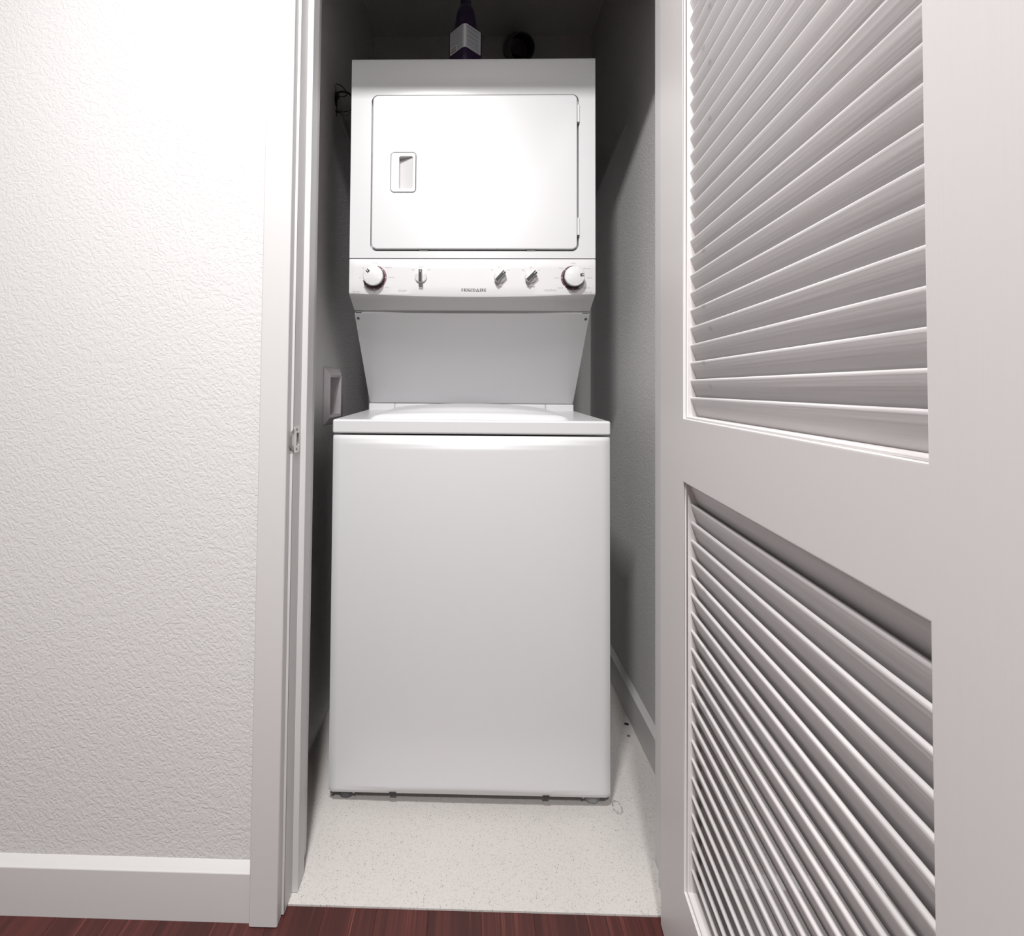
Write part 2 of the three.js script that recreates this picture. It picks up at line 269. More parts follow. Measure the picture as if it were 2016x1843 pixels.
// ------------------------------------------------------------------ louvred door, open towards the viewer
{
  const D = thing('door_1', 'open light grey louvred closet door with angled slats above and below a middle rail', 'door', [0.3634, 0, 0.2567], 'structure');
  D.rotation.y = Math.atan2(-0.9953, -0.0964);
  const W = 0.752, T = 0.035, y0 = 0.0115, y1 = 2.037, sw = 0.131;
  const upper = [sw, 0.9725, W - sw, 1.918], lower = [sw, 0.2014, W - sw, 0.8666];
  const s = rect(0, y0, W, y1); for (const q of [upper, lower]) s.holes.push(rect(...q, new THREE.Path()));
  const fg = ext(s, -T, 0, 0.0022, 2); mesh('frame', fg, M.door, D);
  for (const q of [upper, lower]) {       // sticking: a thin stepped bead around the louvres
    const b = rect(q[0] - 0.001, q[1] - 0.001, q[2] + 0.001, q[3] + 0.001); b.holes.push(rect(q[0] + 0.0035, q[1] + 0.0035, q[2] - 0.0035, q[3] - 0.0035, new THREE.Path()));
    mesh('moulding', ext(b, -0.0285, -0.0045, 0.0016, 1), M.door, D);
  }
  // one slat profile in (depth, height), swept along the door's width
  const H = 0.044, DP = 0.0168, th = 0.0056, L = W - 2 * sw - 0.0072;
  const prof = new THREE.Shape(), ang = Math.atan2(-H, -DP), nx = Math.sin(ang) * th / 2, ny = -Math.cos(ang) * th / 2;
  const A = [0, -th * 0.45], B = [-DP, -H];
  { const pts = []; for (let k = 0; k <= 8; k++) { const t = ang + Math.PI / 2 - Math.PI + Math.PI + (k / 8) * -Math.PI; }
    const aa = Math.atan2(ny, nx);
    for (let k = 0; k <= 8; k++) pts.push([A[0] + Math.cos(aa + Math.PI * k / 8) * th / 2, A[1] + Math.sin(aa + Math.PI * k / 8) * th / 2]);
    for (let k = 0; k <= 6; k++) pts.push([B[0] + Math.cos(aa + Math.PI + Math.PI * k / 6) * th / 2, B[1] + Math.sin(aa + Math.PI + Math.PI * k / 6) * th / 2]);
    // keep the winding that bulges outwards at A (away from B)
    const mid = pts[4]; const away = (mid[0] - A[0]) * (A[0] - B[0]) + (mid[1] - A[1]) * (A[1] - B[1]);
    if (away < 0) { pts.length = 0; for (let k = 0; k <= 8; k++) pts.push([A[0] + Math.cos(aa - Math.PI * k / 8) * th / 2, A[1] + Math.sin(aa - Math.PI * k / 8) * th / 2]); for (let k = 0; k <= 6; k++) pts.push([B[0] + Math.cos(aa - Math.PI - Math.PI * k / 6) * th / 2, B[1] + Math.sin(aa - Math.PI - Math.PI * k / 6) * th / 2]); }
    { const a = pts[8], b = pts[9], c = pts[15], d = pts[0], mixp = (p, q, t) => [p[0] + (q[0] - p[0]) * t, p[1] + (q[1] - p[1]) * t]; pts.splice(9, 0, mixp(a, b, 0.015), mixp(a, b, 0.985)); pts.push(mixp(c, d, 0.015), mixp(c, d, 0.985)); }
    pts.forEach((q, i) => i ? prof.lineTo(...q) : prof.moveTo(...q)); prof.closePath(); }
  const geos = [0, 1, 2, 3, 4].map(v => {
    const g = new THREE.ExtrudeGeometry(prof, { depth: L, bevelEnabled: false }); g.rotateY(Math.PI / 2);   // shape x -> -z? corrected below
    const c = toCreasedNormals(g, 0.9);
    const p = c.attributes.position; for (let i = 0; i < p.count; i++) p.setZ(i, -p.getZ(i));               // depth goes behind the face
    const n = c.attributes.normal; for (let i = 0; i < n.count; i++) n.setZ(i, -n.getZ(i));
    for (let i = 0; i < p.count; i += 3) { for (const at of [p, n]) { const a = [at.getX(i + 1), at.getY(i + 1), at.getZ(i + 1)]; at.setXYZ(i + 1, at.getX(i + 2), at.getY(i + 2), at.getZ(i + 2)); at.setXYZ(i + 2, ...a); } }
    boxUV(c); const uv = c.attributes.uv; for (let i = 0; i < uv.count; i++) uv.setXY(i, uv.getX(i) + v * 0.137, uv.getY(i) + v * 0.059);
    return c;
  });
  let k = 0;
  const put = (y) => { const m = mesh('slat', geos[(k * 3 + (k >> 2)) % 5], M.slat, D); m.position.set(sw + 0.0036, y, -0.0135); m.rotation.z = 0; m.rotation.x = (rnd() - 0.5) * 0.012; k++; };
  for (let i = 0; i < 32; i++) put(1.0081 + 0.02927 * i);
  for (let i = 0; i < 22; i++) put(0.2417 + 0.02952 * i);
  // hinge leaves on the hinge edge
  for (const y of [0.25, 1.02, 1.80]) mesh('hinge', merge(box(-0.0018, y - 0.045, -T + 0.004, 0.0006, y + 0.045, -0.006), (() => { const c = new THREE.CylinderGeometry(0.0055, 0.0055, 0.09, 12); c.translate(-0.002, y, -T - 0.003); return c; })()), M.chrome, D);
}

// ------------------------------------------------------------------ stacked washer and dryer
const tower = thing('washer_dryer', 'tall white stacked laundry machine, dryer above top-loading washer, standing in the closet', 'washer dryer');
tower.rotation.z = 0.0037;
const HW = 0.343;
{
  const P = (n, g, m, p = tower) => mesh(n, g, m, p);
  // --- washer cabinet (open below the front skirt)
  const YB = 0.0323, YG = 0.9025, YT = 0.9395, ZB = -0.70;
  P('washer_cabinet', box(-HW, YB + 0.004, ZB, HW, YG - 0.003, -0.012, 0.003), M.enamel);
  // bowed front panel with chamfered top and bottom
  const front = (x, y) => { const e = x / HW, B = 0.010 * (1 - e * e) + 0.0035; return smin(smin(B, 0.001 + (YG - 0.002 - y) * 0.42, 0.0014), 0.001 + (y - YB) * 0.62, 0.003); };
  const fs = surf(64, 150, (u, v) => { const x = -HW + 2 * HW * u, y = YB + (YG - 0.002 - YB) * v; const edge = Math.min(u, 1 - u) * 2 * HW; const r = 0.006, q = edge < r ? r - Math.sqrt(Math.max(0, r * r - (r - edge) ** 2)) : 0; return [x, y, front(x, y) - q]; }, 1.2);
  const rim = [];   // returns of the sheet on all four sides
  rim.push(surf(64, 1, (u, v) => { const x = -HW + 2 * HW * u, c = Math.min(u, 1 - u) * 2 * HW < 1e-6 ? 0.006 : 0; return [x, YB, v ? front(x, YB) - c : -0.014]; }, 0.3));
  rim.push(surf(64, 1, (u, v) => { const x = -HW + 2 * HW * u, c = Math.min(u, 1 - u) * 2 * HW < 1e-6 ? 0.006 : 0; return [x, YG - 0.002, v ? -0.014 : front(x, YG - 0.002) - c]; }, 0.3));
  for (const sx of [-1, 1]) rim.push(surf(150, 1, (u, v) => { const y = YB + (YG - 0.002 - YB) * u; return [sx * HW, y, (sx > 0 ? v : 1 - v) ? front(HW, y) - 0.006 : -0.014]; }, 0.3));
  P('front_panel', merge(fs, ...rim), M.enamel);
  // notches and screws along the bottom edge
  for (const x of [-0.185, 0.187]) P('bottom_tab', box(x - 0.008, YB - 0.001, -0.006, x + 0.008, YB + 0.0048, 0.0052, 0.0008), M.black);
  for (const x of [-0.281, 0.277]) { const g = new THREE.CylinderGeometry(0.0035, 0.0035, 0.004, 12); g.translate(x, YB - 0.001, -0.002); P('screw', g, M.steel); }
  for (const [x, z] of [[-0.305, -0.035], [0.305, -0.035], [-0.305, -0.64], [0.305, -0.64]]) {
    const g = lathe([[0, -0.0325], [0.019, -0.0325], [0.021, -0.028], [0.020, -0.016], [0.009, -0.012], [0.009, 0.004], [0, 0.004]], 24); g.translate(x, 0.0355, z); P('foot', g, x < 0 ? M.rubber : M.grey);
  }
  // --- top deck
  P('washer_top', (() => { const g = box(-HW - 0.0012, 0.9045, -0.45, HW + 0.0012, YT, 0.0035, 0.0055); const p = g.attributes.position; for (let i = 0; i < p.count; i++) if (p.getY(i) > 0.92) p.setY(i, p.getY(i) + 0.006 * Math.max(0, -p.getZ(i)) / 0.44); return g; })(), M.enamel);
  P('deck_rear', box(-HW, 0.905, ZB, HW, 0.945, -0.449, 0.003), M.enamel);
  // --- lid: domed panel, rolled front lip, rear upstand between two hinge covers
  const LX0 = -0.255, LX1 = 0.248, LZ0 = -0.418, LZ1 = -0.012;
  const lidW = z => 1 - 0.0 * z;
  const lid = surf(48, 40, (u, v) => {
    const z = LZ1 + (LZ0 - LZ1) * v, x = LX0 + (LX1 - LX0) * u, e = (2 * u - 1);
    const edge = Math.min(1, Math.min(u, 1 - u) * (LX1 - LX0) / 0.006, v * (LZ1 - LZ0) / 0.006), rim = Math.sqrt(Math.max(0, 1 - (1 - edge) ** 2));
    const dome = 0.0205 * Math.pow(Math.max(0, 1 - Math.pow(Math.abs(e), 2.4)), 0.9) * sstep(0.0, 0.22, v + 0.03) * (1 - 0.25 * sstep(0.6, 1, v));
    const lip = 0.0035 * Math.exp(-(((v - 0.045) / 0.022) ** 2)) * sstep(0, 0.06, Math.min(u, 1 - u));
    return [x, 0.9385 + 0.006 * -z / 0.44 + 0.008 * rim + dome + lip, z];
  }, 1.0);
  P('washer_lid', lid, M.enamel);
  P('lid_upstand', box(LX0 + 0.0012, 0.944, -0.436, LX1 - 0.0012, 0.9655, -0.4165, 0.002), M.enamel);
  for (const [a, b] of [[-HW + 0.002, LX0 - 0.0012], [LX1 + 0.0012, HW - 0.002]]) P('hinge_cover', box(a, 0.943, -0.437, b, 0.9655, -0.4165, 0.0022), M.enamel);
  P('hinge_gap', box(-HW + 0.006, 0.943, -0.4385, HW - 0.006, 0.9645, -0.424), M.enamel);
  // --- sloping back panel under the console
  const ZP0 = -0.2065, YP0 = 1.2360, ZP1 = -0.4395, YP1 = 0.9672;
  {
    const s = new THREE.Shape(); s.moveTo(-ZP0 + 0.004, YP0 + 0.03); s.lineTo(-ZP0 + 0.004, YP0 - 0.002); s.lineTo(-ZP1 + 0.003, YP1); s.lineTo(-ZB, YP1); s.lineTo(-ZB, YP0 + 0.03); s.closePath();
    const g = ext(s, -HW + 0.0015, HW - 0.0015, 0.001, 1); g.rotateY(Math.PI / 2); P('support_cabinet', g, M.enamel);
    const dy = YP1 - YP0, dz = ZP1 - ZP0, len = Math.hypot(dy, dz);
    const pg = ext(rr(-HW, 0, HW, len, 0.0015), -0.0035, 0.0015, 0.0012, 2); const m = P('back_panel', pg, M.enamel);
    m.position.set(0, YP1, ZP1); m.rotation.x = Math.atan2(-dz * 1, -dy) * 1;            // tilts the top towards the viewer
    for (const [x, y] of [[-0.334, len - 0.0165], [0.334, len - 0.0165]]) { const sc = P('screw', lathe([[0, 0.0022], [0.003, 0.0018], [0.0046, 0], [0, 0]], 16), M.rubber, m); sc.rotation.x = Math.PI / 2; sc.position.set(x, y, 0.0014); }
    for (const x of [-0.331, 0.331]) { const c = P('panel_clip', box(-0.008, -0.002, -0.006, 0.008, 0.002, 0.003, 0.0008), M.grey); c.position.set(x, 1.2405, ZP0 - 0.001); }
  }
  // --- control console
  const ZD = -0.1403, CT = 1.3792, CE = x => 1.2805 - 0.0098 * (1 - (x / HW) ** 2) + 0.001, CBY = 1.2440, CBZ = -0.2045, ZC = ZD + 0.0015;
  const cons = (() => {
    const N = 40, sect = x => {
      const ye = CE(x), e = Math.abs(x) > HW - 1e-6 ? 0.0012 : 0, pts = [[CT, ZC - 0.014], [CT, ZC - 0.003], [CT - 0.0009, ZC - 0.0009], [CT - 0.003, ZC]];
      for (const k of [0.25, 0.5, 0.75]) pts.push([CT - 0.003 + (ye + 0.006 - CT + 0.003) * k, ZC]);
      pts.push([ye + 0.006, ZC]);
      // rounded lower edge into the underside facet
      const dy = CBY - ye, dz = CBZ - ZC, l = Math.hypot(dy, dz), fy = dy / l, fz = dz / l, r = 0.006;
      for (let k = 1; k <= 5; k++) { const t = k / 5, a = (1 - t) * (1 - t), b = 2 * t * (1 - t), c = t * t; pts.push([a * (ye + r) + b * ye + c * (ye + fy * r), a * ZC + b * ZC + c * (ZC + fz * r)]); }
      for (const k of [0.3, 0.6, 0.9]) pts.push([ye + fy * (r + (l - r) * k), ZC + fz * (r + (l - r) * k)]);
      pts.push([CBY, CBZ]); pts.push([CBY + 0.002, CBZ - 0.012]);
      return pts.map(p => [p[0], p[1] - e]);
    };
    const n = sect(0).length - 1;
    const g = surf(N, n, (u, v) => { const t = 2 * u - 1, x = HW * Math.sign(t) * (1 - Math.pow(1 - Math.abs(t), 1.5)); const q = sect(x)[Math.round((1 - v) * n)]; return [x, q[0], q[1]]; }, 0.5);
    const caps = [];
    for (const sx of [-1, 1]) { const s = new THREE.Shape(); sect(HW).forEach((q, i) => i ? s.lineTo(-q[1], q[0]) : s.moveTo(-q[1], q[0])); s.closePath(); const c = new THREE.ShapeGeometry(s); c.rotateY(Math.PI / 2); c.translate(sx * HW, 0, 0); caps.push(c); }
    const all = merge(g, ...caps); const p = all.attributes.position, uv = all.attributes.uv;
    for (let i = 0; i < p.count; i++) uv.setXY(i, (p.getX(i) + HW) / (2 * HW), (p.getY(i) - 1.24) / 0.14);
    return all;
  })();
  const DL = [-0.2715, 1.3262], DR = [0.2812, 1.3262], S1 = [-0.1418, 1.3275], S2 = [0.0785, 1.3275], S3 = [0.1640, 1.3275];
  const print = (() => {
    const W = 2048, H = 418, c = document.createElement('canvas'); c.width = W; c.height = H; const g = c.getContext('2d');
    g.fillStyle = '#ffffff'; g.fillRect(0, 0, W, H);
    const X = x => (x + HW) / (2 * HW) * W, Y = y => H - (y - 1.24) / 0.14 * H, S = W / (2 * HW);
    const text = (t, x, y, h, col, align = 'center', font = 'sans-serif', w = '') => { g.font = `${w} ${Math.round(h * S)}px ${font}`; g.fillStyle = col; g.textAlign = align; g.textBaseline = 'middle'; g.fillText(t, X(x), Y(y)); };
    const ring = ([x, y], r0, r1, a0, a1, col) => { g.strokeStyle = col; g.lineWidth = (r1 - r0) * S; g.beginPath(); g.arc(X(x), Y(y), (r0 + r1) / 2 * S, a0, a1); g.stroke(); };
    const tick = ([x, y], a, r0, r1, col, w = 0.0013) => { g.strokeStyle = col; g.lineWidth = w * S; g.beginPath(); g.moveTo(X(x + Math.cos(a) * r0), Y(y + Math.sin(a) * r0)); g.lineTo(X(x + Math.cos(a) * r1), Y(y + Math.sin(a) * r1)); g.stroke(); };
    const RD = Math.PI / 180;
    ring(DL, 0.027, 0.0338, -75 * RD, 165 * RD, '#ab7d85'); ring(DL, 0.0318, 0.0338, -75 * RD, 165 * RD, '#87606a');
    for (const a of [90, 45, 0, -45, -90, -135]) tick(DL, a * RD, 0.026, 0.0355, '#ffffff', 0.0018);
    ring(DR, 0.027, 0.0338, 60 * RD, 285 * RD, '#8c6072'); ring(DR, 0.0318, 0.0338, 60 * RD, 285 * RD, '#6d4656');
    for (const a of [90, 135, 180, -135, -90, -45]) tick(DR, a * RD, 0.026, 0.0355, '#ffffff', 0.0018);
    const col = '#a5a1a3', h = 0.0040;
    text('normal', DL[0], DL[1] + 0.0405, h, col); text('heavy dry', DL[0] + 0.030, DL[1] + 0.028, h, col, 'left'); text('automatic', DL[0] + 0.0385, DL[1], h, col, 'left'); text('timed', DL[0] + 0.029, DL[1] - 0.028, h, col, 'left');
    text('off', DL[0] - 0.030, DL[1] + 0.026, h, col, 'right'); text('air', DL[0] - 0.0385, DL[1] - 0.001, h, col, 'right'); text('30', DL[0], DL[1] - 0.0405, h, '#555'); text('60', DL[0] - 0.027, DL[1] - 0.028, h, col, 'right');
    text('push to start', DL[0] - 0.061, DL[1] - 0.0395, 0.0034, col, 'left'); text('pull to cancel', DL[0] - 0.061, DL[1] - 0.0442, 0.0034, col, 'left');
    text('normal', DR[0], DR[1] + 0.0405, h, col); text('heavy duty', DR[0] + 0.028, DR[1] + 0.026, h, col, 'left'); text('delicate', DR[0] + 0.0385, DR[1], h, col, 'left'); text('rinse & spin', DR[0] + 0.0265, DR[1] - 0.0275, h, col, 'left');
    text('casual', DR[0] - 0.029, DR[1] + 0.027, h, col, 'right'); text('presoak', DR[0] - 0.0385, DR[1], h, col, 'right'); text('soaking', DR[0] - 0.029, DR[1] - 0.028, h, col, 'right'); text('casual/heavy', DR[0], DR[1] - 0.0405, h, '#666');
    text('push to start', DR[0] + 0.032, DR[1] - 0.0395, 0.0034, col, 'left'); text('pull to cancel', DR[0] + 0.032, DR[1] - 0.0442, 0.0034, col, 'left');
    const trio = ([x, y], a, b, d, e) => { text(a, x - 0.0215, y + 0.0205, h, col); text(b, x, y + 0.0285, h, col); text(d, x + 0.0225, y + 0.0205, h, col); text(e, x, y - 0.0265, h * 1.05, '#3a3638', 'center', 'sans-serif', 'bold'); };
    trio(S1, 'high', 'medium', 'low', 'temp'); trio(S2, 'hot', 'warm', 'cold', 'temp'); trio(S3, 'high', 'med', 'low', 'water level');
    tick(S3, 90 * RD, 0.0205, 0.0245, col, 0.0007); tick(S3, 135 * RD, 0.0205, 0.024, col, 0.0007);
    text('dryer', -0.1925, 1.2895, 0.0105, '#c3bfbd'); text('washer', 0.2185, 1.2915, 0.0105, '#c3bfbd');
    // maker's lettering, the A drawn as a triangle
    const word = 'FRIGIDAIRE', cap = 0.0088, x0 = -0.0292, x1 = 0.0405; g.font = `bold ${Math.round(cap * 1.36 * S)}px sans-serif`; g.fillStyle = '#3b3839'; g.textAlign = 'left'; g.textBaseline = 'alphabetic';
    const wd = [...word].map(ch => ch === 'A' ? cap * 1.08 * S : g.measureText(ch).width * 0.92), tot = wd.reduce((a, b) => a + b, 0), gap = ((x1 - x0) * S - tot) / (word.length - 1); let x = X(x0); const yb = Y(1.2868);
    [...word].forEach((ch, i) => { if (ch === 'A') { const w = wd[i], hh = cap * S; g.strokeStyle = '#3b3839'; g.lineWidth = cap * 0.17 * S; g.lineJoin = 'miter'; g.beginPath(); g.moveTo(x + w / 2, yb - hh * 0.88); g.lineTo(x + w * 0.92, yb - hh * 0.09); g.lineTo(x + w * 0.08, yb - hh * 0.09); g.closePath(); g.stroke(); } else { g.save(); g.translate(x, 0); g.scale(0.92, 1); g.fillText(ch, 0, yb); g.restore(); } x += wd[i] + gap; });
    const t = new THREE.CanvasTexture(c); t.colorSpace = THREE.SRGBColorSpace; t.anisotropy = 8; return t;
  })();
  const panelMat = M.plastic.clone(); panelMat.map = print; panelMat.roughness = 0.36;
  const cp = P('control_panel', cons, panelMat);
  P('console_core', box(-HW + 0.008, 1.2885, -0.30, HW - 0.008, CT + 0.004, ZC - 0.0165), M.enamel);
  // dials
  const dial = ([x, y], a) => {
    const skirt = lathe([[0, 0], [0.0292, 0], [0.0296, 0.002], [0.0288, 0.006], [0.0268, 0.0185], [0, 0.0185]], 48), face = lathe([[0, 0.0254], [0.0245, 0.0252], [0.0262, 0.0247], [0.0274, 0.0232], [0.0279, 0.0205], [0.0276, 0.0185], [0, 0.0185]].reverse(), 48);
    for (const g of [skirt, face]) g.rotateX(Math.PI / 2);
    const m = P('dial', skirt, M.black, cp); m.position.set(x, y, ZC); const f = mesh('dial_face', face, M.plastic, m);
    const sh = new THREE.Shape(); sh.moveTo(-0.0042, 0.0145); sh.lineTo(0.0042, 0.0145); sh.lineTo(0.0042, 0.0238); sh.lineTo(0.0014, 0.0238); sh.lineTo(0.0014, 0.0182); sh.lineTo(-0.0014, 0.0182); sh.lineTo(-0.0014, 0.0238); sh.lineTo(-0.0042, 0.0238); sh.closePath();
    const pg = ext(sh, 0.0225, 0.0259, 0.0003, 1); pg.rotateZ(a); mesh('dial_pointer', pg, M.black, m);
  };
  dial(DL, 48 * Math.PI / 180); dial(DR, -82 * Math.PI / 180);
  const knob = ([x, y], a) => {
    const base = lathe([[0, 0], [0.0168, 0], [0.0170, 0.0015], [0.0160, 0.005], [0.0120, 0.0075], [0, 0.0078]].reverse(), 40); base.rotateX(Math.PI / 2); base.scale(1, 1, 1);
    const m = P('knob', base, M.plastic, cp); m.position.set(x, y, ZC);
    const fin = new THREE.Shape(); fin.moveTo(-0.0060, -0.0168); fin.lineTo(0.0060, -0.0168); fin.lineTo(0.0055, 0.0178); fin.lineTo(-0.0055, 0.0178); fin.closePath();
    const fg = ext(fin, 0.003, 0.0195, 0.0012, 2); fg.rotateZ(a); mesh('grip', fg, M.plastic, m);
    const cap = ext(rr(-0.0043, -0.0162, 0.0043, 0.0174, 0.0008), 0.0193, 0.0212, 0.0005, 1); cap.rotateZ(a); const gm = mesh('grip_cap', cap, M.black, m);
    const ln = box(-0.0007, 0.0095, 0.0208, 0.0007, 0.0174, 0.0215); ln.rotateZ(a); mesh('pointer_line', ln, M.plastic, m);
  };
  knob(S1, 0); knob(S2, -42 * Math.PI / 180); knob(S3, -45 * Math.PI / 180);
  // --- dryer cabinet: front sheet with a shallow dished band above the door
  const DT = 1.9490, DB = 1.3815, ZF = ZD, YS = 1.853;
  P('dryer_cabinet', box(-HW + 0.001, DB + 0.001, ZB, HW - 0.001, DT - 0.001, ZF - 0.0195, 0.002), M.enamel);
  const D0 = [-0.2812, 1.4055, 0.2922, 1.8415];
  const fsx = rect(-HW, DB, HW, YS); fsx.holes.push(rr(D0[0] - 0.004, D0[1] - 0.0045, D0[2] + 0.0045, D0[3] + 0.003, 0.019, new THREE.Path()));
  const sheet = ext(fsx, ZF - 0.02, ZF, 0, 1, 10);
  const dish = surf(60, 40, (u, v) => {
    const x = -HW + 2 * HW * u, y = YS + (DT - YS) * v, e = sstep(0, 0.035, HW - Math.abs(x));
    let z = -0.0015 * e * (v < 0.36 ? sstep(0, 0.36, v) : 1 - sstep(0.36, 1.0, v));
    const ed = DT - y, r = 0.004; if (ed < r) z -= r - Math.sqrt(Math.max(0, r * r - (r - ed) ** 2));
    return [x, y, ZF + z];
  }, 1.0);
  const ends = [-1, 1].map(sx => surf(40, 1, (u, v) => { const y = YS + (DT - YS) * u; const q = DT - y < 0.004 ? 0.004 - Math.sqrt(Math.max(0, 0.004 ** 2 - (0.004 - DT + y) ** 2)) : 0; return [sx * HW, y, (sx > 0 ? v : 1 - v) ? ZF - q : ZF - 0.02]; }, 0.3));
  const topCap = surf(2, 1, (u, v) => [-HW + 2 * HW * u, DT, v ? ZF - 0.022 : ZF - 0.004], 0.3);
  P('dryer_front', merge(sheet, dish, ...ends, topCap), M.enamel);
  P('dryer_top', box(-HW, DT - 0.003, ZB, HW, DT, ZF - 0.018, 0.001), M.enamel);
  // --- dryer door with scooped handle
  const C = [-0.2060, 1.5738, -0.1662, 1.6675];
  const ds = rr(...D0, 0.0155); ds.holes.push(rr(-0.2286, 1.5654, -0.1582, 1.6772, 0.0093, new THREE.Path()));
  const dz1 = ZF + 0.0048, door = P('dryer_door', ext(ds, ZF - 0.015, dz1, 0.0035, 3, 10), M.enamel);
  {
    const [x0, y0, x1, y1] = C, q = [];
    const f = surf(10, 4, (u, v) => [x0 - 0.002 + (x1 - x0 + 0.003) * u, y0 - 0.001 + (y1 - y0 + 0.002) * v, dz1 - 0.0185 + 0.0165 * Math.pow(u, 1.15)], 1);
    const lw = surf(1, 1, (u, v) => [x0 + 0.0004, y0 + (y1 - y0) * v, u ? dz1 - 0.0185 : dz1 - 0.0015], 0.3);
    const tw = surf(6, 1, (u, v) => [x0 + (x1 - x0) * u, y1 - 0.0002, v ? dz1 - 0.002 : dz1 - 0.0185], 0.3);
    const bw = surf(6, 1, (u, v) => [x0 + (x1 - x0) * u, y0 + 0.0006, v ? dz1 - 0.0185 : dz1 - 0.002], 0.3);
    const ring = rr(-0.2278, 1.5662, -0.1590, 1.6764, 0.0085); ring.holes.push(rr(x0 + 0.001, y0 + 0.001, x1 - 0.001, y1 - 0.001, 0.004, new THREE.Path()));
    const h = mesh('door_handle', merge(f, lw, tw, bw, ext(ring, dz1 - 0.012, dz1 + 0.0012, 0.0012, 3, 8)), M.plastic, door);
  }
  for (const [a, b] of [[1.764, 1.8125], [1.4455, 1.494]]) { const g = new THREE.CylinderGeometry(0.0032, 0.0032, b - a, 12); g.translate(0.2955, (a + b) / 2, ZF + 0.0018); P('hinge', merge(g, box(0.2945, a + 0.002, ZF - 0.012, 0.2985, b - 0.002, ZF + 0.001)), M.plastic); const pin = new THREE.CylinderGeometry(0.0026, 0.0026, 0.006, 10); pin.translate(0.2955, a - 0.003, ZF + 0.0016); P('hinge_pin', pin, M.black); }
  for (const x of [-0.135, 0.165]) P('door_bumper', box(x - 0.012, D0[1] - 0.0042, ZF - 0.012, x + 0.012, D0[1] - 0.001, ZF + 0.001), M.rubber);
}

